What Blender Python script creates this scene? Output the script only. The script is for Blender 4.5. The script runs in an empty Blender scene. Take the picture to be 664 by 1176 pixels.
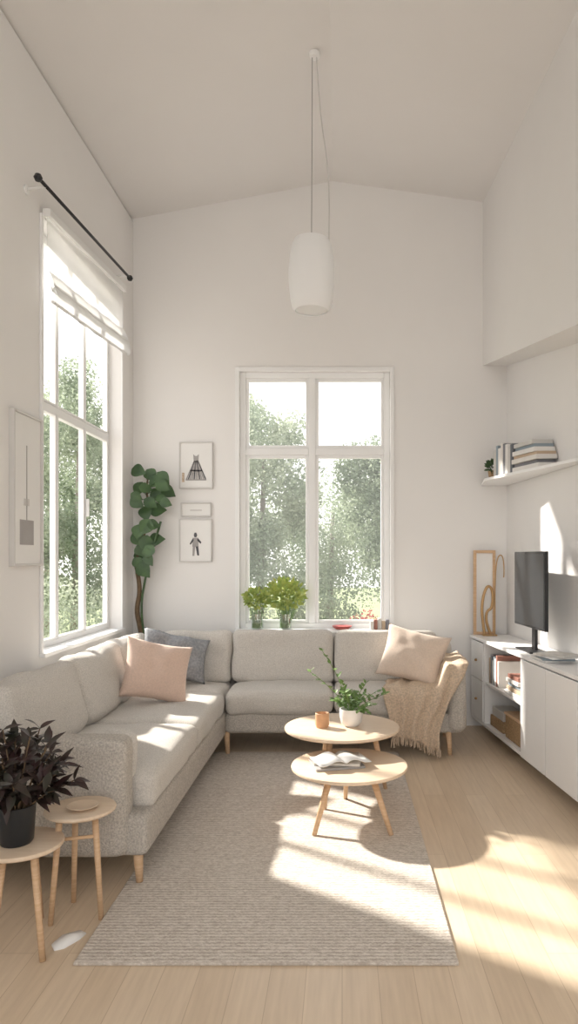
import bpy, bmesh, math, random
from mathutils import Vector, Matrix, Euler, noise
R = random.Random(7)
S = bpy.context.scene
COL = S.collection

# ---------------------------------------------------------------- materials
def mat(name, col, rough=.6, var=0.0, vscale=6, bump=0.0, bscale=150, metal=0, spec=.4, sheen=0, col2=None, emit=0, stretch=(1,1,1)):
    m = bpy.data.materials.new(name); m.use_nodes = True
    nt = m.node_tree; N = nt.nodes; L = nt.links
    b = N['Principled BSDF']
    b.inputs['Base Color'].default_value = (*col, 1)
    b.inputs['Roughness'].default_value = rough
    b.inputs['Metallic'].default_value = metal
    b.inputs['Specular IOR Level'].default_value = spec
    if sheen: b.inputs['Sheen Weight'].default_value = sheen
    tc = N.new('ShaderNodeTexCoord'); mp = N.new('ShaderNodeMapping')
    mp.inputs['Scale'].default_value = stretch
    L.new(tc.outputs['Object'], mp.inputs['Vector'])
    if var or col2:
        n = N.new('ShaderNodeTexNoise'); n.inputs['Scale'].default_value = vscale; n.inputs['Detail'].default_value = 5
        L.new(mp.outputs[0], n.inputs['Vector'])
        r = N.new('ShaderNodeValToRGB')
        c2 = col2 if col2 else tuple(max(0, c*(1-var)) for c in col)
        r.color_ramp.elements[0].position = .35; r.color_ramp.elements[1].position = .65
        r.color_ramp.elements[0].color = (*c2, 1); r.color_ramp.elements[1].color = (*col, 1)
        L.new(n.outputs['Fac'], r.inputs['Fac']); L.new(r.outputs['Color'], b.inputs['Base Color'])
    if bump:
        n = N.new('ShaderNodeTexNoise'); n.inputs['Scale'].default_value = bscale; n.inputs['Detail'].default_value = 3
        L.new(mp.outputs[0], n.inputs['Vector'])
        bm_ = N.new('ShaderNodeBump'); bm_.inputs['Strength'].default_value = bump; bm_.inputs['Distance'].default_value = .01
        L.new(n.outputs['Fac'], bm_.inputs['Height']); L.new(bm_.outputs['Normal'], b.inputs['Normal'])
    return m

M_wall = mat('wall_paint', (.85,.835,.82), .9, var=.015, vscale=2, bump=.03, bscale=220, spec=.15)
M_ceil = mat('ceiling_paint', (.82,.80,.785), .95, var=.015, vscale=2, spec=.1)
M_white = mat('white_lacquer', (.89,.885,.875), .35, var=.01)
M_frame = mat('window_paint', (.88,.88,.875), .4, var=.01)
M_sofa = mat('linen_fabric', (.73,.69,.635), .95, var=.24, vscale=170, bump=.6, bscale=220, spec=.1, sheen=.15)
M_sofa2 = mat('linen_fabric_base', (.66,.61,.55), .95, var=.34, vscale=120, bump=.8, bscale=190, spec=.1)
M_wood = mat('light_oak', (.68,.47,.30), .45, col2=(.59,.39,.23), vscale=9, stretch=(1,1,12), spec=.3)
M_top = mat('birch_top', (.77,.62,.47), .4, col2=(.71,.55,.40), vscale=7, stretch=(1,14,1), spec=.35)
M_pink = mat('peach_fabric', (.72,.54,.445), .95, var=.1, vscale=90, bump=.3, bscale=300, sheen=.2)
M_pink2 = mat('beige_blush_fabric', (.73,.60,.50), .95, var=.1, vscale=90, bump=.3, bscale=300, sheen=.2)
M_grey = mat('grey_wool', (.36,.37,.39), 1, var=.3, vscale=60, bump=.5, bscale=180)
M_tan = mat('tan_knit', (.76,.60,.45), 1, var=.3, vscale=80, bump=.8, bscale=160)
M_black = mat('black_metal', (.02,.02,.022), .4, var=.1)
M_pot = mat('black_ceramic', (.02,.022,.025), .35, var=.2)
M_screen = mat('dark_screen', (.02,.023,.026), .2, var=.1, spec=.5)
M_leafd = mat('burgundy_leaf', (.045,.020,.020), .4, col2=(.025,.025,.016), vscale=14)
M_leafg = mat('green_leaf', (.065,.125,.045), .4, col2=(.04,.08,.035), vscale=12)
M_leafy = mat('lime_leaf', (.46,.50,.13), .5, col2=(.25,.36,.09), vscale=20)
M_leafs = mat('sprig_leaf', (.20,.31,.09), .5, col2=(.11,.20,.06), vscale=20)
M_stem = mat('brown_stem', (.18,.12,.07), .8, var=.3, vscale=30)
M_paper = mat('paper', (.84,.83,.81), .8, var=.02)
M_print = mat('print_ink', (.10,.10,.11), .8, var=.2)
M_greyink = mat('grey_ink', (.40,.38,.37), .8, var=.1)
M_page = mat('book_pages', (.75,.71,.65), .9, var=.1, vscale=60)
M_brass = mat('brass', (.48,.30,.14), .35, metal=.5, var=.1)
M_terra = mat('terracotta_wood', (.60,.35,.20), .6, var=.15, vscale=30)
M_ceramic = mat('white_ceramic', (.84,.82,.80), .3, var=.03)
M_soil = mat('soil', (.04,.03,.02), 1, var=.4, vscale=60)
M_red = mat('red_petal', (.50,.12,.11), .6, var=.3, vscale=30)
M_basket = mat('wicker', (.50,.33,.18), .8, var=.4, vscale=80, bump=.6, bscale=120)
M_greyframe=mat('pale_frame',(.66,.64,.62),.5,var=.03)

def glassmat(name, gl=.06, tint=(1,1,1)):
    m = bpy.data.materials.new(name); m.use_nodes = True; nt = m.node_tree; nt.nodes.clear()
    o = nt.nodes.new('ShaderNodeOutputMaterial'); mx = nt.nodes.new('ShaderNodeMixShader')
    t = nt.nodes.new('ShaderNodeBsdfTransparent'); g = nt.nodes.new('ShaderNodeBsdfGlossy')
    t.inputs[0].default_value = (*tint,1); g.inputs['Roughness'].default_value = .05
    mx.inputs[0].default_value = gl
    nt.links.new(t.outputs[0], mx.inputs[1]); nt.links.new(g.outputs[0], mx.inputs[2]); nt.links.new(mx.outputs[0], o.inputs[0])
    return m
M_glass = glassmat('window_glass', .05)
M_vase = glassmat('clear_glass', .2, (.93,.96,.94))

def clothmat(name, col, transp, tr=.45, col2=None):
    m = bpy.data.materials.new(name); m.use_nodes = True; nt = m.node_tree; nt.nodes.clear()
    o = nt.nodes.new('ShaderNodeOutputMaterial'); mx = nt.nodes.new('ShaderNodeMixShader'); mx2 = nt.nodes.new('ShaderNodeMixShader')
    t = nt.nodes.new('ShaderNodeBsdfTransparent'); d = nt.nodes.new('ShaderNodeBsdfDiffuse'); tl = nt.nodes.new('ShaderNodeBsdfTranslucent')
    d.inputs[0].default_value = (*col,1); tl.inputs[0].default_value = (*col,1)
    if col2:
        tc=nt.nodes.new('ShaderNodeTexCoord'); n=nt.nodes.new('ShaderNodeTexNoise'); n.inputs['Scale'].default_value=1.5; nt.links.new(tc.outputs['Object'],n.inputs['Vector'])
        r=nt.nodes.new('ShaderNodeValToRGB'); r.color_ramp.elements[0].position=.4; r.color_ramp.elements[1].position=.6
        r.color_ramp.elements[0].color=(*col2,1); r.color_ramp.elements[1].color=(*col,1)
        nt.links.new(n.outputs['Fac'],r.inputs['Fac']); nt.links.new(r.outputs['Color'],d.inputs[0]); nt.links.new(r.outputs['Color'],tl.inputs[0])
    mx.inputs[0].default_value = tr; mx2.inputs[0].default_value = transp
    nt.links.new(d.outputs[0], mx.inputs[1]); nt.links.new(tl.outputs[0], mx.inputs[2])
    nt.links.new(mx.outputs[0], mx2.inputs[1]); nt.links.new(t.outputs[0], mx2.inputs[2]); nt.links.new(mx2.outputs[0], o.inputs[0])
    return m
M_sheer = clothmat('sheer_blind_cloth', (.9,.9,.89), .35)
M_blind = clothmat('blind_cloth', (.80,.80,.79), .0, .3)
M_shade = clothmat('lamp_shade_fabric', (.97,.97,.97), .0, .25)

def floor_mat():
    m = mat('oak_planks', (.66,.50,.35), .33, spec=.4)
    nt = m.node_tree; N = nt.nodes; L = nt.links; b = N['Principled BSDF']
    tc = N.new('ShaderNodeTexCoord'); mp = N.new('ShaderNodeMapping'); mp.inputs['Rotation'].default_value = (0,0,math.pi/2)
    L.new(tc.outputs['Object'], mp.inputs[0])
    br = N.new('ShaderNodeTexBrick'); L.new(mp.outputs[0], br.inputs['Vector'])
    br.inputs['Color1'].default_value = (.75,.61,.455,1); br.inputs['Color2'].default_value = (.68,.54,.39,1); br.inputs['Mortar'].default_value = (.55,.42,.29,1)
    br.inputs['Scale'].default_value = 1; br.inputs['Mortar Size'].default_value = .0018; br.inputs['Brick Width'].default_value = 1.7; br.inputs['Row Height'].default_value = .125
    br.inputs['Mortar Smooth'].default_value = .5
    mp2 = N.new('ShaderNodeMapping'); mp2.inputs['Scale'].default_value = (26,1.6,1); L.new(tc.outputs['Object'], mp2.inputs[0])
    no = N.new('ShaderNodeTexNoise'); no.inputs['Scale'].default_value = 2; no.inputs['Detail'].default_value = 6; L.new(mp2.outputs[0], no.inputs['Vector'])
    r = N.new('ShaderNodeValToRGB'); r.color_ramp.elements[0].color = (.88,.865,.85,1); r.color_ramp.elements[1].color = (1,1,1,1)
    r.color_ramp.elements[0].position = .3; r.color_ramp.elements[1].position = .7
    L.new(no.outputs['Fac'], r.inputs['Fac'])
    mx = N.new('ShaderNodeMix'); mx.data_type = 'RGBA'; mx.blend_type = 'MULTIPLY'; mx.inputs['Factor'].default_value = 1
    ia=[s for s in mx.inputs if s.type=='RGBA']; oc=[s for s in mx.outputs if s.type=='RGBA'][0]
    L.new(br.outputs['Color'], ia[0]); L.new(r.outputs['Color'], ia[1]); L.new(oc, b.inputs['Base Color'])
    return m
def rug_mat():
    m = mat('ribbed_wool', (.45,.42,.39), 1, spec=.05)
    nt = m.node_tree; N = nt.nodes; L = nt.links; b = N['Principled BSDF']
    tc = N.new('ShaderNodeTexCoord')
    w = N.new('ShaderNodeTexWave'); w.bands_direction = 'Y'; w.inputs['Scale'].default_value = 15; w.inputs['Distortion'].default_value = 4
    w.inputs['Detail'].default_value = 3; w.inputs['Detail Scale'].default_value = 6
    L.new(tc.outputs['Object'], w.inputs['Vector'])
    mp = N.new('ShaderNodeMapping'); mp.inputs['Scale'].default_value=(1,2.2,1); L.new(tc.outputs['Object'], mp.inputs[0])
    no = N.new('ShaderNodeTexNoise'); no.inputs['Scale'].default_value = 45; no.inputs['Detail'].default_value=4; L.new(mp.outputs[0], no.inputs['Vector'])
    ad = N.new('ShaderNodeMath'); ad.operation = 'MULTIPLY_ADD'; ad.inputs[1].default_value = .40
    L.new(w.outputs['Fac'], ad.inputs[0]); L.new(no.outputs['Fac'], ad.inputs[2])
    r = N.new('ShaderNodeValToRGB'); r.color_ramp.elements[0].position = .38; r.color_ramp.elements[1].position = .95
    r.color_ramp.elements[0].color = (.45,.39,.335,1); r.color_ramp.elements[1].color = (.75,.69,.62,1)
    L.new(ad.outputs[0], r.inputs['Fac']); L.new(r.outputs['Color'], b.inputs['Base Color'])
    bp = N.new('ShaderNodeBump'); bp.inputs['Strength'].default_value = .6; bp.inputs['Distance'].default_value = .006
    L.new(ad.outputs[0], bp.inputs['Height']); L.new(bp.outputs['Normal'], b.inputs['Normal'])
    return m
M_floor = floor_mat(); M_rug = rug_mat()

# ---------------------------------------------------------------- helpers
def root(name, loc=(0,0,0)):
    e = bpy.data.objects.new(name, None); e.empty_display_size = .1; e.location = loc; COL.objects.link(e); return e
def link(name, me, m=None, parent=None, smooth=False):
    o = bpy.data.objects.new(name, me); COL.objects.link(o)
    if m: me.materials.append(m)
    if smooth:
        for p in me.polygons: p.use_smooth = True
    if parent:
        o.parent = parent; o.matrix_parent_inverse = Matrix.Translation(-parent.location)
    return o
def frombm(name, bm, m, parent=None, smooth=False):
    bmesh.ops.recalc_face_normals(bm, faces=bm.faces)
    me = bpy.data.meshes.new(name); bm.to_mesh(me); bm.free()
    return link(name, me, m, parent, smooth)
def addbox(bm, a, b):
    r = bmesh.ops.create_cube(bm, size=1)
    for v in r['verts']:
        v.co = Vector([a[i]+(v.co[i]+.5)*(b[i]-a[i]) for i in range(3)])
    return r['verts']
def boxes(name, lst, m, parent=None, bevel=0, seg=2):
    bm = bmesh.new()
    for a, b in lst: addbox(bm, a, b)
    o = frombm(name, bm, m, parent)
    if bevel:
        md = o.modifiers.new('b','BEVEL'); md.width = bevel; md.segments = seg; md.limit_method = 'ANGLE'
    return o
def box(name, a, b, m, parent=None, bevel=0, seg=2): return boxes(name, [(a,b)], m, parent, bevel, seg)
def prism(name, pts, y0, y1, m, parent=None, axis='y'):
    bm = bmesh.new()
    f = (lambda p,t:(p[0],t,p[1])) if axis=='y' else (lambda p,t:(p[0],p[1],t))
    A = [bm.verts.new(f(p,y0)) for p in pts]; B = [bm.verts.new(f(p,y1)) for p in pts]
    bm.faces.new(A); bm.faces.new(B[::-1])
    for i in range(len(pts)):
        j = (i+1)%len(pts); bm.faces.new([A[i],B[i],B[j],A[j]])
    return frombm(name, bm, m, parent)
def hexa(name, V, m, parent=None, bevel=0):
    bm = bmesh.new(); v = [bm.verts.new(p) for p in V]
    for f in [(3,2,1,0),(4,5,6,7),(0,1,5,4),(1,2,6,5),(2,3,7,6),(3,0,4,7)]: bm.faces.new([v[i] for i in f])
    o = frombm(name, bm, m, parent)
    if bevel:
        md = o.modifiers.new('b','BEVEL'); md.width = bevel; md.segments = 2
    return o
def rod_bm(bm, p, q, r1, r2, seg=16):
    p = Vector(p); q = Vector(q); d = q-p
    res = bmesh.ops.create_cone(bm, cap_ends=True, segments=seg, radius1=r1, radius2=r2, depth=d.length)
    M = Matrix.Translation((p+q)/2) @ Vector((0,0,1)).rotation_difference(d).to_matrix().to_4x4()
    bmesh.ops.transform(bm, matrix=M, verts=res['verts'])
def rod(name, p, q, r1, r2, m, parent=None, seg=16):
    bm = bmesh.new(); rod_bm(bm, p, q, r1, r2, seg)
    o = frombm(name, bm, m, parent)
    for f in o.data.polygons: f.use_smooth = len(f.vertices) == 4
    return o
def lathe(name, prof, loc, m, parent=None, seg=48):
    bm = bmesh.new(); rings = []
    for r, z in prof:
        if r <= 1e-5: rings.append([bm.verts.new((loc[0],loc[1],loc[2]+z))])
        else: rings.append([bm.verts.new((loc[0]+r*math.cos(2*math.pi*i/seg), loc[1]+r*math.sin(2*math.pi*i/seg), loc[2]+z)) for i in range(seg)])
    for A,B in zip(rings, rings[1:]):
        for i in range(seg):
            j = (i+1)%seg
            if len(A)==1 and len(B)==1: continue
            if len(A)==1: bm.faces.new([A[0],B[i],B[j]])
            elif len(B)==1: bm.faces.new([A[i],A[j],B[0]])
            else: bm.faces.new([A[i],A[j],B[j],B[i]])
    o = frombm(name, bm, m, parent, True)
    o.data.set_sharp_from_angle(angle=math.radians(40))
    return o
def tube(name, pts, r, m, parent=None, taper=None, cyclic=False):
    cu = bpy.data.curves.new(name,'CURVE'); cu.dimensions='3D'; cu.bevel_depth = r; cu.bevel_resolution = 3; cu.use_fill_caps = True
    s = cu.splines.new('NURBS'); s.points.add(len(pts)-1)
    for i,p in enumerate(pts):
        s.points[i].co = (*p,1)
        if taper: s.points[i].radius = taper[i]
    s.order_u = 3; s.use_endpoint_u = not cyclic; s.use_cyclic_u = cyclic; s.resolution_u = 8
    o = bpy.data.objects.new(name, cu); COL.objects.link(o); cu.materials.append(m)
    if parent: o.parent = parent; o.matrix_parent_inverse = Matrix.Translation(-parent.location)
    return o
def cushion(name, size, loc, m, parent=None, rot=(0,0,0), r=.05, puff=.03, axis=2, wr=.004, n=18, seed=0):
    bm = bmesh.new(); bmesh.ops.create_cube(bm, size=2)
    bmesh.ops.subdivide_edges(bm, edges=bm.edges, cuts=n, use_grid_fill=True)
    h = Vector(size)/2; r = min(r, min(h)*.98)
    for v in bm.verts:
        t = [math.sin(c*math.pi/2) for c in v.co]
        p = Vector([t[i]*h[i] for i in range(3)])
        c = Vector([max(-(h[i]-r), min(h[i]-r, p[i])) for i in range(3)])
        d = p-c
        if d.length > 1e-9: p = c + d.normalized()*r
        u = [t[i] for i in range(3)]
        a, b_ = [i for i in range(3) if i != axis]
        p[axis] += puff*(1-u[a]**2)*(1-u[b_]**2)*(1 if u[axis]>0 else -.3 if u[axis]<0 else 0)
        p += Vector((noise.noise(p*7+Vector((seed,3,1))), noise.noise(p*7+Vector((9,seed,1))), noise.noise(p*7+Vector((2,3,seed)))))*wr*2
        v.co = p
    M = Matrix.Translation(loc) @ Euler(rot).to_matrix().to_4x4()
    bmesh.ops.transform(bm, matrix=M, verts=bm.verts)
    return frombm(name, bm, m, parent, True)
def pillow(name, w, h, t, loc, rot, m, parent=None, crump=.006, seed=0, N=26):
    bm = bmesh.new(); G = {}
    for s in (1,-1):
        for i in range(N+1):
            for j in range(N+1):
                u = -1+2*i/N; v = -1+2*j/N
                if s == -1 and (i in (0,N) or j in (0,N)): G[s,i,j] = G[1,i,j]; continue
                x = w/2*u*(1-.10*(1-v*v)); z = h/2*v*(1-.10*(1-u*u))
                k = ((1-u**2)*(1-v**2))**.45
                y = s*t/2*k
                q = Vector((x,y,z)); q.y += crump*noise.noise(Vector((x*9+seed,s*2,z*9)))*2*k*s
                q.y += -crump*1.5*abs(noise.noise(Vector((x*4+seed+5,s,z*4))))*k
                G[s,i,j] = bm.verts.new(q)
    for s in (1,-1):
        for i in range(N):
            for j in range(N):
                bm.faces.new([G[s,i,j],G[s,i+1,j],G[s,i+1,j+1],G[s,i,j+1]])
    M = Matrix.Translation(loc) @ Euler(rot).to_matrix().to_4x4()
    bmesh.ops.transform(bm, matrix=M, verts=bm.verts)
    return frombm(name, bm, m, parent, True)
def leaf(bm, base, d, up, L, W, curl=.2, fold=.15, power=.8, n=6):
    d = Vector(d).normalized(); up = Vector(up); s = d.cross(up)
    if s.length < 1e-3: s = d.cross(Vector((1,0,.3)))
    s.normalize(); nn = s.cross(d).normalized(); base = Vector(base); rows = []
    for i in range(n+1):
        t = i/n; w = W/2*math.sin(math.pi*min(1,max(0.02,t**power)))
        if i == n: w = W*.02
        c = base + d*(L*t) - nn*(curl*L*t*t)
        rows.append([bm.verts.new(c - s*w + nn*fold*w), bm.verts.new(c), bm.verts.new(c + s*w + nn*fold*w)])
    for A,B in zip(rows, rows[1:]):
        for k in (0,1): bm.faces.new([A[k],A[k+1],B[k+1],B[k]])
def rv(): 
    while True:
        v = Vector((R.uniform(-1,1),R.uniform(-1,1),R.uniform(-1,1)))
        if .1 < v.length <= 1: return v

# ---------------------------------------------------------------- room shell
box('floor', (-1.95,-1.2,-.1), (2.6,6.0,0), M_floor)
WY0, WY1, WZ0, WZ1 = 4.17, 5.66, .87, 3.50
boxes('wall_left', [((-1.92,-1.2,0),(-1.8,WY0,4.34)), ((-1.92,WY1,0),(-1.8,6.0,4.34)),
                    ((-1.92,WY0,0),(-1.8,WY1,WZ0)), ((-1.92,WY0,WZ1),(-1.8,WY1,4.34))], M_wall)
BX0, BX1, BZ0, BZ1 = -.885, .4125, .83, 3.05
boxes('wall_back', [((-1.96,6.0,-.1),(BX0,6.15,4.31)), ((BX1,6.0,-.1),(2.6,6.15,4.31)),
                    ((BX0,6.0,-.1),(BX1,6.15,BZ0)), ((BX0,6.0,BZ1),(BX1,6.15,4.31))], M_wall)
prism('wall_back_gable', [(-1.96,4.31),(2.6,4.31),(2.6,4.40),(-.075,4.78),(-1.96,4.43)], 6.0, 6.15, M_wall)
prism('ceiling', [(-1.96,4.335),(-.075,4.69),(2.6,4.315),(2.6,4.5),(-.075,4.9),(-1.96,4.5)], -1.2, 6.15, M_ceil)
def wr_x(y): return 1.42 + .1*(6-y)
hexa('wall_right', [(wr_x(6),6,0),(wr_x(-1.2),-1.2,0),(2.5,-1.2,0),(2.5,6,0),(wr_x(6),6,4.33),(wr_x(-1.2),-1.2,4.33),(2.5,-1.2,4.33),(2.5,6,4.33)], M_wall)
def bh_x(y): return 1.215 + .045*(6-y)
bm = bmesh.new(); secs = []
for y, zb in [(6.0,3.10),(3.0,2.60),(-1.2,2.60)]:
    x = bh_x(y); xr = wr_x(y)+.02
    secs.append([bm.verts.new(p) for p in [(x,y,zb),(xr,y,zb),(xr,y,4.47),(x,y,4.54)]])
for A,B in zip(secs, secs[1:]):
    for i in range(4): bm.faces.new([A[i],A[(i+1)%4],B[(i+1)%4],B[i]])
bm.faces.new(secs[0][::-1]); bm.faces.new(secs[-1])
frombm('wall_right_bulkhead', bm, M_wall)

# back window
w = root('window_1', (-.24,6.08,1.94))
y0, y1 = 6.03, 6.10
fr = []
T = .05
fr += [((BX0,y0,BZ0),(BX0+T,y1,BZ1)), ((BX1-T,y0,BZ0),(BX1,y1,BZ1)), ((BX0+T,y0,BZ1-T),(BX1-T,y1,BZ1)), ((BX0+T,y0,BZ0),(BX1-T,y1,BZ0+T))]
xm = -.26; zt = 2.365; hm=.03
fr += [((xm-hm,y0,BZ0+T),(xm+hm,y1,BZ1-T)), ((BX0+T,y0,zt-.03),(xm-hm,y1,zt+.03)), ((xm+hm,y0,zt-.03),(BX1-T,y1,zt+.03))]
boxes('outer_frame', fr, M_frame, w, .006)
sa = []
for (xa,xb) in [(BX0+T,xm-hm),(xm+hm,BX1-T)]:
    for (za,zb) in [(BZ0+T,zt-.03),(zt+.03,BZ1-T)]:
        t = .026; ya, yb = 6.045, 6.085
        sa += [((xa,ya,za),(xa+t,yb,zb)),((xb-t,ya,za),(xb,yb,zb)),((xa+t,ya,za),(xb-t,yb,za+t)),((xa+t,ya,zb-t),(xb-t,yb,zb))]
boxes('sashes', sa, M_frame, w, .004)
box('glass', (BX0+T,6.062,BZ0+T),(BX1-T,6.066,BZ1-T), M_glass, w)
box('trim_1', (BX0-.03,5.90,BZ0-.02),(BX1+.03,6.03,BZ0+.006), M_frame, None, .005)
boxes('trim_2', [((BX0-.035,5.985,BZ0+.006),(BX0,6.0,BZ1+.035)),((BX1,5.985,BZ0+.006),(BX1+.035,6.0,BZ1+.035)),((BX0,5.985,BZ1),(BX1,6.0,BZ1+.035))], M_frame, None, .003)

# left window
w = root('window_2', (-1.9,4.86,2.2))
x0, x1 = -1.935, -1.895; T = .04
zt = 2.42; ML=[4.62,5.12]; mh=.012
fr = [((x0,WY0,WZ0),(x1,WY0+T,WZ1)),((x0,WY1-T,WZ0),(x1,WY1,WZ1)),((x0,WY0+T,WZ0),(x1,WY1-T,WZ0+T)),((x0,WY0+T,WZ1-T),(x1,WY1-T,WZ1)),
      ((x0,WY0+T,zt-.025),(x1,WY1-T,zt+.025))]
for y in ML: fr+=[((x0-.001,y-mh,WZ0+T),(x1+.001,y+mh,zt-.025)),((x0-.001,y-mh,zt+.025),(x1+.001,y+mh,WZ1-T))]
boxes('outer_frame', fr, M_frame, w, .005)
sa = []
for (ya,yb) in [(WY0+T,ML[0]-mh),(ML[0]+mh,ML[1]-mh),(ML[1]+mh,WY1-T)]:
    for (za,zb) in [(WZ0+T,zt-.025),(zt+.025,WZ1-T)]:
        t = .014; xa, xb = -1.93,-1.89
        sa += [((xa,ya,za),(xb,ya+t,zb)),((xa,yb-t,za),(xb,yb,zb)),((xa,ya+t,za),(xb,yb-t,za+t)),((xa,ya+t,zb-t),(xb,yb-t,zb))]
boxes('sashes', sa, M_frame, w, .003)
box('glass', (-1.918,WY0+T,WZ0+T),(-1.914,WY1-T,WZ1-T), M_glass, w)
box('handle', (-1.89,5.128,1.75),(-1.865,5.146,1.88), M_frame, w, .004)
box('trim_3', (-1.91,WY0-.03,WZ0-.02),(-1.765,WY1+.03,WZ0+.006), M_frame, None, .005)
boxes('trim_4', [((-1.8,WY0-.03,WZ0+.006),(-1.785,WY0,WZ1)),((-1.8,WY1,WZ0+.006),(-1.785,WY1+.03,WZ1))], M_frame, None, .003)

# blind (hangs parallel to the slightly rising rod)
bl = root('roman_blind', (-1.76,4.87,3.3))
def tl(y): return .075*(y-4.17)
hexa('headrail', [(-1.785,4.15,3.485),(-1.785,5.62,3.59),(-1.74,5.62,3.59),(-1.74,4.15,3.485),(-1.785,4.15,3.53),(-1.785,5.62,3.64),(-1.74,5.62,3.64),(-1.74,4.15,3.53)], M_white, bl, .003)
def sheet(name, y0,y1,zs,xs,m,parent,th=.004):
    bm = bmesh.new(); rows=[]
    for z,x in zip(zs,xs): rows.append([bm.verts.new((x+.004*math.sin(i*1.3+z*9),y0+(y1-y0)*i/24,z+tl(y0+(y1-y0)*i/24)-.006*math.sin(math.pi*i/24))) for i in range(25)])
    for A,B in zip(rows,rows[1:]):
        for i in range(24): bm.faces.new([A[i],A[i+1],B[i+1],B[i]])
    return frombm(name,bm,m,parent,True)
sheet('sheer_panel',4.16,5.61,[3.49,3.42,3.34,3.26,3.16],[-1.765,-1.762,-1.76,-1.762,-1.765],M_sheer,bl)
sheet('folded_panel',4.16,5.61,[3.17,3.14,3.10,3.07,3.04,3.08,3.10,3.06,3.02,2.985,2.965,2.99],[-1.755,-1.74,-1.725,-1.72,-1.735,-1.745,-1.735,-1.715,-1.705,-1.71,-1.725,-1.745],M_blind,bl)
rod('bottom_bar',(-1.728,4.16,2.975),(-1.728,5.61,2.975+tl(5.61)),.009,.009,M_white,bl)
cr = root('curtain_rod', (-1.70,4.7,3.6))
rod('pole',(-1.685,3.87,3.555),(-1.685,5.52,3.665),.010,.010,M_black,cr)
for i,(y,z) in enumerate([(3.86,3.554),(5.53,3.666)]):
    lathe('finial_%d'%(i+1),[(0,-.024),(.016,-.018),(.024,0),(.016,.018),(0,.024)],(-1.685,y,z),M_black,cr,20)
for i,(y,z) in enumerate([(3.96,3.561),(5.45,3.66)]):
    rod('bracket_%d'%(i+1),(-1.80,y,z-.02),(-1.685,y,z-.002),.008,.008,M_white,cr)
    rod('bracket_plate_%d'%(i+1),(-1.80,y,z-.02),(-1.79,y,z-.02),.025,.025,M_white,cr)

# ---------------------------------------------------------------- rug
bm = bmesh.new(); addbox(bm,(-.955,2.47,.0),(.415,5.15,.012))
rg = frombm('area_rug', bm, M_rug); md = rg.modifiers.new('b','BEVEL'); md.width=.004; md.segments=2

# ---------------------------------------------------------------- sofa
so = root('sectional_sofa', (-.6,4.8,0))
cushion('base_long',(.90,2.70,.18),(-1.305,4.40,.225),M_sofa2,so,r=.03,puff=0,wr=.001)
cushion('base_short',(1.74,.66,.15),(.01,5.42,.235),M_sofa2,so,r=.03,puff=0,wr=.001)
cushion('back_long',(.14,2.72,.60),(-1.69,4.40,.45),M_sofa,so,r=.05,puff=.01,axis=0,wr=.003)
cushion('back_short',(2.62,.13,.60),(-.42,5.70,.47),M_sofa,so,r=.05,puff=.01,axis=1,wr=.003)
cushion('arm_long',(.80,.15,.52),(-1.34,3.085,.40),M_sofa2,so,rot=(0,0,0),r=.045,puff=.010,axis=1,wr=.003)
cushion('arm_short',(.14,.68,.47),(.84,5.41,.405),M_sofa2,so,r=.05,puff=.01,axis=0,wr=.003)
k=0
for (xa,xb,ya,yb) in [(-1.62,-.85,3.16,4.14),(-1.62,-.85,4.14,5.08),(-1.62,-.87,5.06,5.60),(-.86,-.065,5.05,5.62),(-.065,.775,5.05,5.62)]:
    k+=1
    cushion('seat_cushion_%d'%k,(xb-xa,yb-ya,.17),((xa+xb)/2,(ya+yb)/2,.385),M_sofa,so,r=.055,puff=.022,seed=k,wr=.006)
k=0
for (ya,yb) in [(3.17,4.02),(4.02,4.80),(4.80,5.46)]:
    k+=1
    cushion('back_cushion_%d'%k,(.17,yb-ya,.42),(-1.565,(ya+yb)/2,.655),M_sofa,so,rot=(0,math.radians(-15),0),r=.06,puff=.025,axis=0,seed=k+10,wr=.010)
for (xa,xb) in [(-1.44,-.875),(-.875,-.065),(-.065,.75)]:
    k+=1
    cushion('back_cushion_%d'%k,(xb-xa,.18,.42),((xa+xb)/2,5.57,.655),M_sofa,so,rot=(math.radians(-12),0,0),r=.06,puff=-.035,axis=1,seed=k+10,wr=.008)
cushion('arm_bolster',(.15,.10,.24),(-1.02,3.19,.545),M_sofa,so,r=.05,puff=.01,axis=0,seed=31)
for i,(x,y,z0) in enumerate([(-.91,3.10,.012),(-.85,5.12,.012),(.78,5.12,0),(-1.66,3.10,0),(.82,5.66,0),(-1.66,5.66,0)]):
    rod('leg_%d'%(i+1),(x+.012,y-.012,z0),(x,y,.17),.015,.024,M_wood,so)

pillow('peach_pillow',.46,.42,.16,(-1.24,4.66,.69),(math.radians(-24),math.radians(14),math.radians(28)),M_pink,seed=1,crump=.012)
pillow('beige_pillow',.50,.42,.17,(.545,5.31,.70),(math.radians(-26),math.radians(12),math.radians(-14)),M_pink2,seed=4,crump=.012)
pillow('grey_throw_pillow',.52,.37,.15,(-1.27,5.28,.705),(math.radians(-30),math.radians(14),math.radians(22)),M_grey,crump=.035,seed=8)

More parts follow.
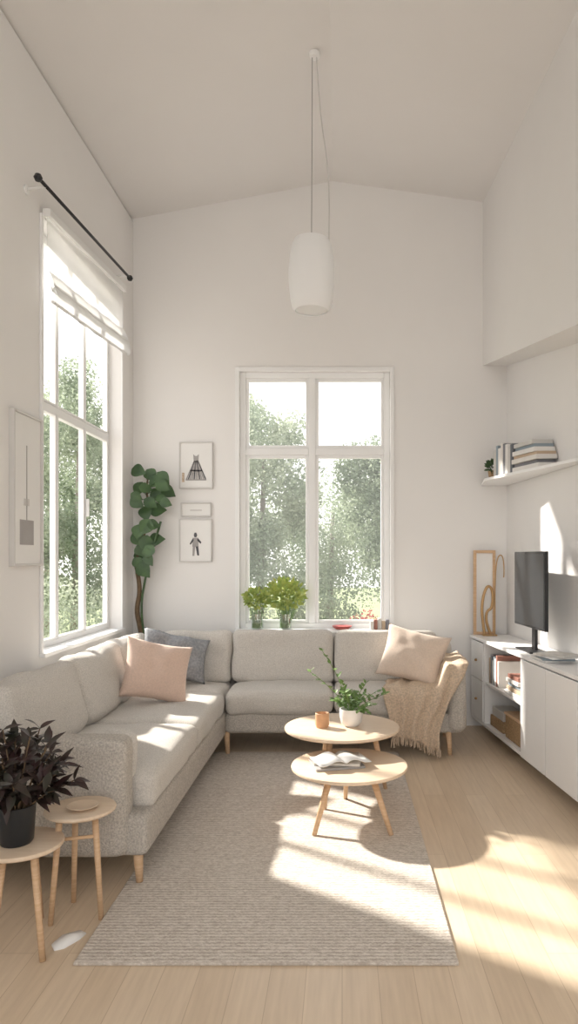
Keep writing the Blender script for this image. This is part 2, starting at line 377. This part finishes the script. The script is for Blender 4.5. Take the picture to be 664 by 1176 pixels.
# tan throw blanket
tb = root('throw_blanket', (.6,5.1,.4))
def ss(t): t=max(0,min(1,t)); return t*t*(3-2*t)
bm = bmesh.new(); rows=[]; NV=46; NU=44
for j in range(NV+1):
    v=j/NV; row=[]
    for i in range(NU+1):
        u=i/NU
        xl=.32-.03*ss(v*1.6)+.06*v*v; xr=.935-.03*v-.22*ss((v-.45)/.45)
        x=xl+(xr-xl)*u + .012*math.sin(v*9+u*5)
        top=.50+ss((x-.685)/.09)*.165
        if v<.5:
            y=5.60-(5.60-5.035)*(v/.5); 
            if u<.45: y=5.035+(y-5.035)*(.35+.65*u/.45)
            z=top
        else:
            q=(v-.5)/.5
            y=5.035-.03*ss(q*6); z=top-(top-.10-.05*math.sin(u*3.3+.8))*q
        f=math.sin(u*26+2.2*math.sin(v*5)+v*3)
        if v<.5: z+=.010*(f+1)*.8+.012*abs(noise.noise(Vector((x*9,y*9,1))))
        else: y-=.014*(f+1)
        c=min(1,abs(v-.5)*8); z-= (1-c)*.010 if v<.5 else 0
        row.append(bm.verts.new((x,y-.004,z+.012)))
    rows.append(row)
for A,B in zip(rows,rows[1:]):
    for i in range(NU): bm.faces.new([A[i],A[i+1],B[i+1],B[i]])
ends=[v.co.copy() for v in rows[-1]]
o=frombm('cloth',bm,M_tan,tb,True); md=o.modifiers.new('s','SOLIDIFY'); md.thickness=.009; md.offset=1
bm=bmesh.new()
for p in ends:
    for s in (0,1):
        q=p+Vector((.006*s,0,.004)); rod_bm(bm,q,q+Vector((R.uniform(-.012,.012),R.uniform(-.008,.004),-R.uniform(.045,.07))),.003,.002,6)
frombm('fringe',bm,M_tan,tb)

# ---------------------------------------------------------------- round tables
def rtable(name, c, r, h, legs, th=.022, lr=(.012,.019), inset=.55, z0=0):
    e=root(name,(c[0],c[1],z0))
    lathe('top',[(0,h-th),(r-.012,h-th),(r-.002,h-th+.006),(r,h-th*.4),(r-.003,h-.002),(r-.01,h),(0,h)],(c[0],c[1],0),M_top,e,64)
    for i,(lx,ly) in enumerate(legs):
        d=Vector((lx-c[0],ly-c[1],0)); t=Vector((c[0],c[1],0))+d*inset
        rod('leg_%d'%(i+1),(lx,ly,z0),(t.x,t.y,h-th),lr[0],lr[1],M_wood,e)
    return e
RZ=.012
rtable('coffee_table',(.04,3.83),.32,.315,[(-.145,3.60),(.255,3.60),(.02,4.15)],z0=RZ)
rtable('coffee_table.001',(.0,4.24),.35,.425,[(-.13,4.42),(-.10,3.975),(.27,4.33)],z0=RZ,inset=.7)
rtable('side_table',(-1.225,2.66),.155,.365,[(-1.075,2.50),(-1.21,2.80),(-1.275,2.53)],th=.022,lr=(.011,.013),inset=.6)
t4=rtable('side_table.001',(-1.065,2.835),.140,.435,[(-.965,2.79),(-1.13,2.93),(-1.15,2.745)],th=.02,lr=(.010,.013),inset=.7)
rod('stretcher',(-.985,2.80,.33),(-1.125,2.76,.33),.007,.007,M_wood,t4)
lathe('small_dish',[(0,0),(.04,0),(.062,.012),(.060,.014),(.038,.005),(0,.004)],(-1.05,2.82,.435),M_top)
bm=bmesh.new(); pts=[(-1.055,2.60),(-1.04,2.665),(-.985,2.70),(-.955,2.68),(-.965,2.64),(-1.0,2.58),(-1.03,2.565)]
c=bm.verts.new((-1.03,2.635,.022)); ring=[bm.verts.new((x-.03,y,.006)) for x,y in pts]; base=[bm.verts.new((x-.03,y,.0)) for x,y in pts]
for i in range(len(pts)):
    j=(i+1)%len(pts); bm.faces.new([c,ring[i],ring[j]]); bm.faces.new([ring[i],base[i],base[j],ring[j]])
frombm('folded_cloth',bm,M_paper,None,True)

# items on coffee tables
bk=root('open_magazine',(.02,3.82,.315))
def mag(name,c,w,h,ang,th,m,e,z):
    bm=bmesh.new(); addbox(bm,(-w/2,-h/2,0),(w/2,h/2,th))
    bmesh.ops.transform(bm,matrix=Matrix.Translation((c[0],c[1],z))@Matrix.Rotation(ang,4,'Z'),verts=bm.verts)
    o=frombm(name,bm,m,e); md=o.modifiers.new('b','BEVEL'); md.width=.0015; return o
mag('magazine_lower',(-.03,3.81),.27,.20,.25,.012,M_greyink,bk,.3155)
mag('magazine_middle',(-.02,3.83),.25,.18,-.1,.014,M_page,bk,.328)
bm=bmesh.new()
for s in (-1,1):
    rows=[]
    for i in range(9):
        t=i/8; x=s*t*.145; z=.026*math.sin(math.pi*min(1,t*1.25+.05))*(1-t*.6)+.004
        rows.append([bm.verts.new((x,y,z)) for y in (-.095,.095)])
    for A,B in zip(rows,rows[1:]): bm.faces.new([A[0],A[1],B[1],B[0]])
bmesh.ops.transform(bm,matrix=Matrix.Translation((-.01,3.80,.345))@Matrix.Rotation(.35,4,'Z'),verts=bm.verts)
o=frombm('open_pages',bm,M_paper,bk,True); md=o.modifiers.new('s','SOLIDIFY'); md.thickness=.004; md.offset=-1
lathe('wooden_cup',[(0,0),(.036,0),(.042,.02),(.042,.085),(.038,.088),(.036,.085),(.034,.03),(0,.03)],(-.12,4.20,.425),M_terra)
vp=root('potted_sprig',(.055,4.24,.425))
lathe('bowl_vase',[(0,0),(.04,0),(.062,.02),(.072,.07),(.070,.105),(.064,.105),(.062,.07),(0,.065)],(.055,4.24,.425),M_ceramic,vp)
bm=bmesh.new(); sb=bmesh.new()
for k in range(26):
    a=R.uniform(0,6.28); ln=R.uniform(.10,.22); sp=R.uniform(.2,1.2)
    if k==0: a,ln,sp=math.pi*.97,.42,.28
    if k==1: a,ln,sp=math.pi*1.05,.36,.60
    if k==2: a,ln,sp=.1,.24,.9
    p=Vector((.055,4.24,.50)); d=Vector((math.cos(a)*math.sin(sp),math.sin(a)*math.sin(sp),math.cos(sp)))
    n=9
    for i in range(n):
        q=p+d*ln/n; rod_bm(sb,p,q,.0022,.0018,5); 
        if i>2:
            for s in (-1,1):
                ld=(d*.6+Vector((R.uniform(-1,1),R.uniform(-1,1),R.uniform(-.3,.8)))).normalized()
                leaf(bm,q,ld,Vector((0,-.3,1)),R.uniform(.028,.048),R.uniform(.016,.026),n=3)
        d=(d+Vector((math.cos(a)*.03,math.sin(a)*.03,-.03))).normalized(); p=q
frombm('leaves',bm,M_leafs,vp); frombm('stems',sb,M_leafs,vp)

# burgundy plant
bp=root('potted_burgundy_plant',(-1.24,2.65,.365))
lathe('pot',[(0,0),(.055,0),(.062,.01),(.070,.13),(.071,.145),(.064,.145),(.062,.125),(0,.12)],(-1.24,2.65,.3655),M_pot,bp)
lathe('soil',[(0,.0),(.061,.0),(0,.004)],(-1.24,2.65,.4865),M_soil,bp)
bm=bmesh.new(); sb=bmesh.new()
for k in range(30):
    a=R.uniform(0,6.28); sp=R.uniform(.05,1.0); ln=R.uniform(.17,.34)*(1-.25*sp)
    p=Vector((-1.24+.03*math.cos(a),2.65+.03*math.sin(a),.485)); d=Vector((math.cos(a)*math.sin(sp)*.8,math.sin(a)*math.sin(sp)*.6,math.cos(sp)))
    for i in range(6):
        q=p+d*ln/6; rod_bm(sb,p,q,.003,.0025,5)
        if i>=2:
            for s in range(3):
                ld=(d*.5+rv()).normalized()
                leaf(bm,q,ld,Vector((0,-.4,1)),R.uniform(.05,.085),R.uniform(.022,.038),curl=.35,n=5)
        d=(d+Vector((math.cos(a)*.05,math.sin(a)*.05,-.03))).normalized(); p=q
frombm('leaves',bm,M_leafd,bp,True); frombm('stems',sb,M_stem,bp)

# climbing plant in corner
cp=root('tall_climbing_plant',(-1.60,5.88,0))
lathe('planter',[(0,0),(.07,0),(.085,.02),(.10,.35),(.10,.37),(.09,.37),(.085,.33),(0,.33)],(-1.66,5.885,0),M_ceramic,cp)
stem=[(-1.66,5.88,.33),(-1.67,5.88,.6),(-1.70,5.88,.85),(-1.74,5.88,1.0),(-1.70,5.88,1.18),(-1.74,5.87,1.38),(-1.68,5.87,1.6),(-1.62,5.87,1.85),(-1.66,5.87,2.05),(-1.62,5.86,2.16)]
tube('main_stem',stem,.017,M_stem,cp,[1.5,1.4,1.3,1.2,1.1,1,.8,.6,.5,.3])
tube('second_stem',[(-1.64,5.89,.33),(-1.67,5.88,.75),(-1.70,5.87,1.05),(-1.65,5.86,1.3),(-1.6,5.85,1.5),(-1.52,5.84,1.75)],.010,M_leafg,cp)
bm=bmesh.new(); sb=bmesh.new()
def bigleaf(x,z,sz,ang):
    x=max(x,-1.70)
    y=R.uniform(5.74,5.86); nrm=Vector((R.uniform(-.35,.35),-1,R.uniform(-.1,.5))).normalized()
    d=Vector((math.cos(ang),0,math.sin(ang))); d=(d-nrm*d.dot(nrm)).normalized()
    b=Vector((x,y,z))-d*sz*.5
    leaf(bm,b,d,nrm,sz,sz*.85,curl=.18,fold=.18,power=.75,n=8)
    rod_bm(sb,b,(-1.65,5.87,b.z-.05),.003,.003,5)
for (px,pz) in [(-1.69,2.17),(-1.60,2.14),(-1.50,2.10),(-1.47,2.0),(-1.72,2.02),(-1.62,2.02),(-1.54,1.97),(-1.47,1.90),(-1.60,1.90),(-1.70,1.90),(-1.55,1.85),(-1.66,1.82),(-1.74,1.95),(-1.50,2.04),(-1.56,2.08),(-1.52,1.93),
                (-1.62,1.70),(-1.68,1.66),(-1.57,1.72),(-1.73,1.60),(-1.62,1.57),(-1.56,1.60),(-1.60,1.50),(-1.68,1.50),(-1.75,1.47),(-1.62,1.43),(-1.70,1.40),(-1.65,1.34),(-1.74,1.36),(-1.60,1.48)]:
    bigleaf(px+R.uniform(-.015,.015),pz,R.uniform(.10,.15),R.uniform(-2.6,.2))
frombm('leaves',bm,M_leafg,cp,True); frombm('leaf_stalks',sb,M_leafg,cp)

# sill plants
SZ=.8365
def sill(name,cx,cy,z,rad,hh,n):
    e=root(name,(cx,cy,z))
    lathe('glass_jar',[(0,0),(.045,0),(.05,.005),(.052,.13),(.05,.13),(.047,.01),(0,.01)],(cx,cy,z),M_vase,e,32)
    lathe('earth',[(0,.0),(.044,.0),(.045,.04),(0,.045)],(cx,cy,z+.011),M_leafs,e,24)
    bm=bmesh.new(); sb=bmesh.new()
    for k in range(n):
        v=rv(); p=Vector((cx+v.x*rad,cy-.02+v.y*rad*.26,z+hh+v.z*rad*.72))
        if k%7==0: rod_bm(sb,(cx+v.x*.03,cy,z+.03),p,.0018,.0012,5)
        leaf(bm,p,(v+Vector((0,-.2,.5))+rv()*.7),Vector((0,-1,.5)),R.uniform(.03,.052),R.uniform(.018,.03),n=4)
    frombm('leaves',bm,M_leafy,e,True); frombm('stems',sb,M_leafs,e)
sill('potted_herb',-.725,5.955,SZ,.105,.26,170)
sill('potted_herb.001',-.485,5.955,SZ,.165,.30,380)
pf=root('red_flower_bowl',(.02,5.955,SZ))
lathe('bowl',[(0,0),(.05,0),(.08,.02),(.085,.03),(.07,.028),(0,.01)],(.0,5.94,SZ),M_red,pf)
bs=root('book_stack',(.33,5.95,SZ))
cols=[(.75,.72,.68),(.35,.16,.12),(.62,.60,.57),(.22,.22,.24),(.55,.42,.30)]
mb=[mat('book_cover_%d'%i,c,.6,var=.1) for i,c in enumerate(cols+[(.28,.34,.38),(.8,.78,.75),(.14,.15,.17)])]
for i in range(5):
    box('book_%d'%(i+1),(.24+i*.033,5.915,SZ),(.24+i*.033+.028,5.99,SZ+.07+.012*(i%3)),mb[[0,1,2,4,3][i]],bs,.002)

# ---------------------------------------------------------------- pictures
def picture_back(name,x0,x1,z0,z1,kind):
    e=root(name,((x0+x1)/2,5.99,(z0+z1)/2)); t=.010
    boxes('frame',[((x0,5.975,z0),(x0+t,6,z1)),((x1-t,5.975,z0),(x1,6,z1)),((x0+t,5.975,z0),(x1-t,6,z0+t)),((x0+t,5.975,z1-t),(x1-t,6,z1))],M_greyframe,e,.002)
    box('paper',(x0+t,5.985,z0+t),(x1-t,5.99,z1-t),M_paper,e)
    cx=(x0+x1)/2; w=x1-x0; h=z1-z0
    def poly(nm,pts,m):
        prism(nm,pts,5.982,5.985,m,e)
    if kind=='skirt':
        for i in range(11):
            f=-1+2*i/10
            a=cx+f*.016; b=cx+f*.082
            poly('stroke_%d'%i,[(a-.003,z0+h*.60),(a+.003,z0+h*.60),(b+.0055,z0+h*.2),(b-.0055,z0+h*.2)],M_print if i%3==1 else M_greyink)
        poly('hem',[(cx-.088,z0+h*.2),(cx+.088,z0+h*.2),(cx+.088,z0+h*.175),(cx-.088,z0+h*.175)],M_greyink)
        poly('bodice',[(cx-.024,z0+h*.74),(cx-.008,z0+h*.70),(cx+.008,z0+h*.70),(cx+.024,z0+h*.74),(cx+.02,z0+h*.60),(cx-.02,z0+h*.60)],M_greyink)
        poly('band',[(cx-.05,z0+h*.40),(cx+.05,z0+h*.40),(cx+.052,z0+h*.375),(cx-.052,z0+h*.375)],M_print)
        poly('note',[(x0+.025,z0+h*.14),(x0+.045,z0+h*.14),(x0+.045,z0+h*.34),(x0+.025,z0+h*.34)],M_tan)
    elif kind=='figure':
        poly('leg_a',[(cx-.022,z0+h*.36),(cx-.002,z0+h*.36),(cx-.010,z0+h*.14),(cx-.026,z0+h*.14)],M_greyink)
        poly('leg_b',[(cx+.002,z0+h*.36),(cx+.024,z0+h*.36),(cx+.032,z0+h*.15),(cx+.016,z0+h*.15)],M_print)
        poly('torso',[(cx-.024,z0+h*.56),(cx+.024,z0+h*.56),(cx+.026,z0+h*.35),(cx-.026,z0+h*.35)],M_greyink)
        poly('head',[(cx-.014,z0+h*.62),(cx-.007,z0+h*.68),(cx+.007,z0+h*.68),(cx+.014,z0+h*.62),(cx+.007,z0+h*.57),(cx-.007,z0+h*.57)],M_print)
        poly('arm_a',[(cx-.022,z0+h*.55),(cx-.050,z0+h*.42),(cx-.042,z0+h*.40),(cx-.014,z0+h*.50)],M_print)
        poly('arm_b',[(cx+.022,z0+h*.55),(cx+.050,z0+h*.46),(cx+.044,z0+h*.42),(cx+.014,z0+h*.50)],M_print)
    else:
        poly('caption',[(cx-.05,z0+h*.40),(cx+.05,z0+h*.40),(cx+.05,z0+h*.5),(cx-.05,z0+h*.5)],M_greyframe)
picture_back('framed_skirt_sketch',-1.40,-1.11,2.04,2.44,'skirt')
picture_back('framed_caption',-1.385,-1.125,1.80,1.92,'cap')
picture_back('framed_figure_sketch',-1.40,-1.12,1.41,1.78,'figure')
e=root('framed_wall_art',(-1.79,3.96,1.83))
ya,yb,za,zb=3.76,4.125,1.40,2.26; t=.014
boxes('frame',[((-1.8,ya,za),(-1.77,ya+t,zb)),((-1.8,yb-t,za),(-1.77,yb,zb)),((-1.8,ya+t,za),(-1.77,yb-t,za+t)),((-1.8,ya+t,zb-t),(-1.77,yb-t,zb))],M_greyframe,e,.002)
box('paper',(-1.79,ya+t,za+t),(-1.782,yb-t,zb-t),M_paper,e)
box('grey_block',(-1.782,3.85,1.52),(-1.780,4.02,1.66),M_greyink,e)
box('pole_line',(-1.782,3.93,1.66),(-1.780,3.938,2.08),M_greyink,e)
box('pole_tip',(-1.782,3.90,1.74),(-1.780,3.965,1.78),M_greyframe,e)

# ---------------------------------------------------------------- pendant lamp
pl=root('pendant_lamp',(-.19,4.44,3.2))
lathe('canopy',[(0,0),(.03,0),(.035,.012),(.035,.03),(0,.03)],(-.175,4.44,4.635),M_white,pl)
prof=[(.105,0),(.125,.02),(.136,.08),(.146,.18),(.147,.26),(.140,.34),(.128,.41),(.112,.448),(.06,.455),(.0,.455)]
lathe('shade',[(r,z) for r,z in prof],(-.195,4.44,3.02),M_shade,pl,64)
lathe('diffuser',[(0,0),(.106,0),(.106,.004),(0,.004)],(-.195,4.44,3.03),M_shade,pl,48)
tube('suspension_wire',[(-.19,4.44,4.66),(-.192,4.44,4.0),(-.195,4.44,3.465)],.0028,M_greyink,pl)
tube('power_cord',[(-.165,4.44,4.66),(-.150,4.44,4.45),(-.13,4.44,4.2),(-.10,4.44,4.02),(-.085,4.44,3.85),(-.080,4.44,3.6),(-.085,4.44,3.44)],.0042,M_greyframe,pl)

# ---------------------------------------------------------------- TV unit
def fx(y): return 1.10+.1*(6-y)
def slab(name,ya,yb,za,zb,off,dep,m,e,bev=.002):
    return hexa(name,[(fx(ya)+off,ya,za),(fx(yb)+off,yb,za),(fx(yb)+off+dep,yb,za),(fx(ya)+off+dep,ya,za),
                      (fx(ya)+off,ya,zb),(fx(yb)+off,yb,zb),(fx(yb)+off+dep,yb,zb),(fx(ya)+off+dep,ya,zb)],m,e,bev)
tv=root('media_console',(1.4,4.7,0))
D=.318
slab('top_panel',5.96,3.30,.765,.79,-.012,D+.01,M_white,tv)
slab('bottom_panel',5.95,3.32,.09,.115,0,D,M_white,tv)
slab('back_panel',5.95,3.32,.115,.765,D-.015,.015,M_white,tv,0)
for i,y in enumerate([5.95,5.62,4.74,4.30,3.84,3.34]):
    slab('divider_%d'%(i+1),y,y-.02,.115,.765,.004 if i else 0,D-.02,M_white,tv)
slab('mid_shelf',5.60,4.74,.43,.45,.01,D-.03,M_white,tv)
slab('drawer_front_1',5.945,5.63,.45,.755,-.004,.018,M_white,tv)
slab('drawer_front_2',5.945,5.63,.12,.445,-.004,.018,M_white,tv)
for i,(a,b) in enumerate([(4.725,4.30),(4.292,3.84),(3.832,3.34)]):
    slab('door_front_%d'%(i+1),a,b+.004,.10,.758,-.018,.018,M_white,tv)
for i,z in enumerate((.6,.28)):
    p=(fx(5.78)-.004,5.78,z); lathe('knob_%d'%(i+1),[(0,-.012),(.009,-.008),(.012,0),(.009,.008),(0,.012)],(p[0]-.008,p[1],p[2]),M_brass,tv,16)
sb_=root('wicker_box',(1.27,5.2,.115))
slab('basket_body',5.18,4.84,.1155,.29,.03,.2,M_basket,sb_,.01)
slab('basket_rim',5.19,4.83,.285,.305,.025,.21,M_wood,sb_,.004)
s2=root('stored_books',(1.27,5.1,.45))
for i in range(5): slab('book_%d'%(i+1),5.16-.01*i,4.82+.02*i,.4505+.030*i,.4505+.030*i+.027,.02+.01*(i%3),.19,mb[[6,4,5,0,1][i]],s2)
yy=5.56
for i,h in enumerate([.20,.23,.19,.22,.21,.24,.2]): slab('upright_book_%d'%(i+1),yy,yy-.03,.4505,.4505+h,.03,.18,mb[[4,3,2,5,6,1,0][i]],s2); yy-=.034
s3=root('stored_boxes',(1.27,5.4,.115))
slab('box_lower',5.56,5.26,.1155,.20,.04,.18,M_basket,s3,.004); slab('box_upper',5.54,5.28,.2005,.27,.05,.16,mb[2],s3,.004)

# monitor
mo=root('television',(1.34,4.93,.79))
def slab2(name,ya,yb,za,zb,xo,th,m,e,bev=.003):
    X=lambda y: 1.30+.060*(5.25-y)+xo
    return hexa(name,[(X(ya),ya,za),(X(yb),yb,za),(X(yb)+th,yb,za),(X(ya)+th,ya,za),(X(ya),ya,zb),(X(yb),yb,zb),(X(yb)+th,yb,zb),(X(ya)+th,ya,zb)],m,e,bev)
slab2('bezel',5.25,4.60,.955,1.49,.0,.025,M_black,mo)
slab2('screen_panel',5.235,4.615,.97,1.475,-.002,.004,M_screen,mo,0)
slab2('rear_bulge',5.12,4.72,1.05,1.38,.025,.025,M_black,mo)
slab2('neck',4.95,4.88,.80,1.08,.03,.02,M_black,mo)
slab2('foot',5.07,4.75,.7905,.80,-.05,.14,M_black,mo)

# frame sculpture at back wall
fs=root('leaning_wooden_frame',(1.24,5.93,.79))
boxes('frame',[((1.12,5.93,.791),(1.145,5.955,1.51)),((1.285,5.93,.791),(1.308,5.955,1.51)),((1.145,5.93,1.485),(1.285,5.955,1.51)),((1.145,5.93,.791),(1.285,5.955,.815))],M_wood,fs,.004)
box('backing',(1.145,5.948,.815),(1.285,5.953,1.485),M_paper,fs)
sc=root('brass_loop_sculpture',(1.26,5.86,.79))
tube('loop',[(1.20,5.86,.80),(1.175,5.86,.95),(1.18,5.86,1.10),(1.22,5.86,1.22),(1.27,5.86,1.18),(1.265,5.86,1.02),(1.215,5.86,1.0),(1.21,5.86,.90),(1.25,5.86,.80)],.012,M_brass,sc)
tube('arch',[(1.28,5.86,.80),(1.285,5.86,1.2),(1.30,5.86,1.45),(1.35,5.86,1.48),(1.365,5.86,1.35),(1.36,5.86,1.28)],.005,M_brass,sc)
box('plinth',(1.18,5.83,.7905),(1.30,5.89,.803),M_brass,sc,.003)

# magazines on console
mg=root('magazine_pile',(1.33,4.45,.79))
for i,(y,x,w_,h_,a,m) in enumerate([(4.48,1.36,.21,.26,.10,mb[6]),(4.46,1.365,.20,.25,-.12,mb[5]),(4.43,1.36,.19,.24,.25,M_paper),(4.38,1.365,.17,.22,.6,mb[2])]):
    mag('magazine_%d'%(i+1),(x,y),w_,h_,a,.013,m,mg,.7905+.0135*i)

# ---------------------------------------------------------------- wall corner shelf
sh=root('wall_shelf',(1.4,5.2,2.08))
prism('board',[(1.20,5.995),(1.145,5.6),(1.515,4.4),(1.575,4.4),(1.415,5.995)],2.065,2.085,M_white,sh,axis='z')
ex=lambda y: 1.145+(5.6-y)*.3083
bs2=root('shelf_books',(1.35,5.2,2.085))
def sbook(name,ya,yb,za,zb,o1,m):
    hexa(name,[(ex(ya)+o1,ya,za),(ex(yb)+o1,yb,za),(wr_x(yb)-.01,yb,za),(wr_x(ya)-.01,ya,za),(ex(ya)+o1,ya,zb),(ex(yb)+o1,yb,zb),(wr_x(yb)-.01,yb,zb),(wr_x(ya)-.01,ya,zb)],m,bs2,.002)
y=5.52
for i,h in enumerate([.21,.24,.215,.25,.24,.23,.20,.22]):
    t=[.034,.028,.036,.028,.03,.035,.03,.034][i]
    sbook('book_%d'%(i+1),y,y-t,2.0855,2.0855+h,.03,mb[[2,5,6,0,3,6,2,7][i]]); y-=t+.003
z=2.0855
for i,(t,a,b,m) in enumerate([(.035,.02,.34,6),(.026,.035,.30,3),(.035,.015,.33,0),(.024,.03,.31,4),(.034,.02,.29,6),(.026,.04,.27,5),(.03,.03,.25,2)]):
    sbook('flat_book_%d'%(i+1),y-.004-a*.2,y-b,z,z+t-.001,a,mb[m]); z+=t
fp=root('shelf_plant',(1.22,5.66,2.085))
lathe('pot',[(0,0),(.04,0),(.05,.065),(.045,.067),(0,.06)],(1.235,5.66,2.0855),M_basket,fp,24)
bm=bmesh.new()
for k in range(90):
    v=rv(); leaf(bm,Vector((1.235,5.66,2.185))+Vector((v.x*.055,v.y*.05,v.z*.05)),v+Vector((0,0,.4)),Vector((0,-1,.4)),.038,.024,n=3)
frombm('leaves',bm,M_leafg,fp)

# ---------------------------------------------------------------- outside
box('garden_ground',(-30,8.5,-.55),(30,45,-.5),mat('lawn',(.26,.30,.16),1,col2=(.20,.24,.12),vscale=3))
box('added_bounce_ground',(-30,-20,-.55),(30,8.5,-.495),mat('neutral_bounce_grey',(.45,.42,.39),1,var=.1,vscale=3))  # unseen warm-grey ground, added so the lawn bounces no green light indoors
M_tree=[clothmat('hazed_leaf_a',(.36,.41,.30),0,.45,(.25,.30,.22)),clothmat('hazed_leaf_b',(.45,.49,.38),0,.45,(.32,.37,.28))]  # haze put into the leaf colours: paled, greyed, low contrast
M_bark=mat('bark',(.33,.29,.25),1,var=.3,vscale=8)
import numpy as np
rng=np.random.default_rng(3)
def quads(name,P,sz,m,e):
    n=len(P); a=rng.normal(size=(n,3)); a/=np.linalg.norm(a,axis=1)[:,None]; b=np.cross(a,rng.normal(size=(n,3))); b/=np.linalg.norm(b,axis=1)[:,None]
    s=(sz*rng.uniform(.5,1.1,n))[:,None]
    V=np.stack([P-a*s*.5,P+b*s*.3,P+a*s*.5,P-b*s*.3],1).reshape(-1,3)
    F=np.arange(4*n).reshape(-1,4)
    me=bpy.data.meshes.new(name); me.from_pydata(V.tolist(),[],F.tolist()); return link(name,me,m,e)
def ball(n,p):
    v=rng.normal(size=(n,3)); v/=np.linalg.norm(v,axis=1)[:,None]; return v*(rng.uniform(0,1,n)**p)[:,None]
def tree(name,x,y,h,rad,n,m,zlow=.3,sz=.08):
    e=root(name,(x,y,-.5))
    rod('trunk',(x,y,-.5),(x+.1,y,h*.7),.09,.03,M_bark,e)
    C=ball(34,.33)*np.array([rad*.8,rad*.8,(h-zlow)*.44])+np.array([x,y,zlow+(h-zlow)*.5]); Rr=rad*rng.uniform(.25,.48,34)
    k=rng.integers(0,34,n); quads('foliage',C[k]+ball(n,.35)*Rr[k][:,None],sz,m,e)
tree('garden_tree',-1.5,12.5,4.7,1.30,30000,M_tree[1])
tree('garden_tree.001',.95,12.8,4.2,1.2,28000,M_tree[0])
tree('garden_tree.002',-.3,15.5,3.6,1.6,20000,M_tree[1])
tree('garden_tree.003',-4.7,12.2,5.2,1.3,26000,M_tree[0])
tree('garden_tree.004',-6.8,16,6.2,1.6,20000,M_tree[1])
tree('garden_tree.005',-3.6,16.5,4.4,1.5,16000,M_tree[1])
tree('garden_tree.006',2.9,15.5,4.6,1.5,12000,M_tree[1])
def bush(name,x,y,r,h,m,n=8000,sz=.065):
    quads(name,ball(n,.3)*np.array([r,r*.6,h*.5])+np.array([x,y,-.5+h*.5]),sz,m,None)
bush('garden_bush',-1.9,10.4,1.1,1.5,M_tree[1]); bush('garden_bush.001',-.4,12.0,.9,1.3,M_tree[0]); bush('garden_bush.002',-4.4,10.2,1.2,1.7,M_tree[1])
bush('red_flower_bush',.32,9.3,.38,1.25,M_red,1800,.05); bush('garden_bush.003',1.4,10.6,.8,1.5,M_tree[1])

# ---------------------------------------------------------------- light
wd=bpy.data.worlds.new('sky'); S.world=wd; wd.use_nodes=True
nt=wd.node_tree; bg=nt.nodes['Background']
tc=nt.nodes.new('ShaderNodeTexCoord'); sx=nt.nodes.new('ShaderNodeSeparateXYZ'); rp=nt.nodes.new('ShaderNodeValToRGB')
nt.links.new(tc.outputs['Generated'],sx.inputs[0]); nt.links.new(sx.outputs['Z'],rp.inputs['Fac'])
rp.color_ramp.elements[0].color=(1,.98,.95,1); rp.color_ramp.elements[1].color=(.94,.96,1,1)
nt.links.new(rp.outputs['Color'],bg.inputs['Color']); bg.inputs['Strength'].default_value=2.0
sun=bpy.data.lights.new('sun','SUN'); sun.energy=12; sun.angle=math.radians(2.2); sun.color=(1,.94,.85)
so_=bpy.data.objects.new('sun',sun); COL.objects.link(so_)
d=Vector((.82,-.57,-.66)); so_.rotation_euler=d.to_track_quat('-Z','Y').to_euler(); so_.location=(-6,10,6)

# ---------------------------------------------------------------- camera
cam=bpy.data.cameras.new('camera'); co=bpy.data.objects.new('camera',cam); COL.objects.link(co)
co.location=(0,0,1.45); co.rotation_euler=(math.pi/2,0,0)
cam.sensor_width=36; cam.sensor_fit='AUTO'; cam.lens=800/1176*36
cam.shift_x=-61/1176; cam.shift_y=52/1176; cam.clip_start=.05
S.camera=co
S.view_settings.view_transform='Standard'
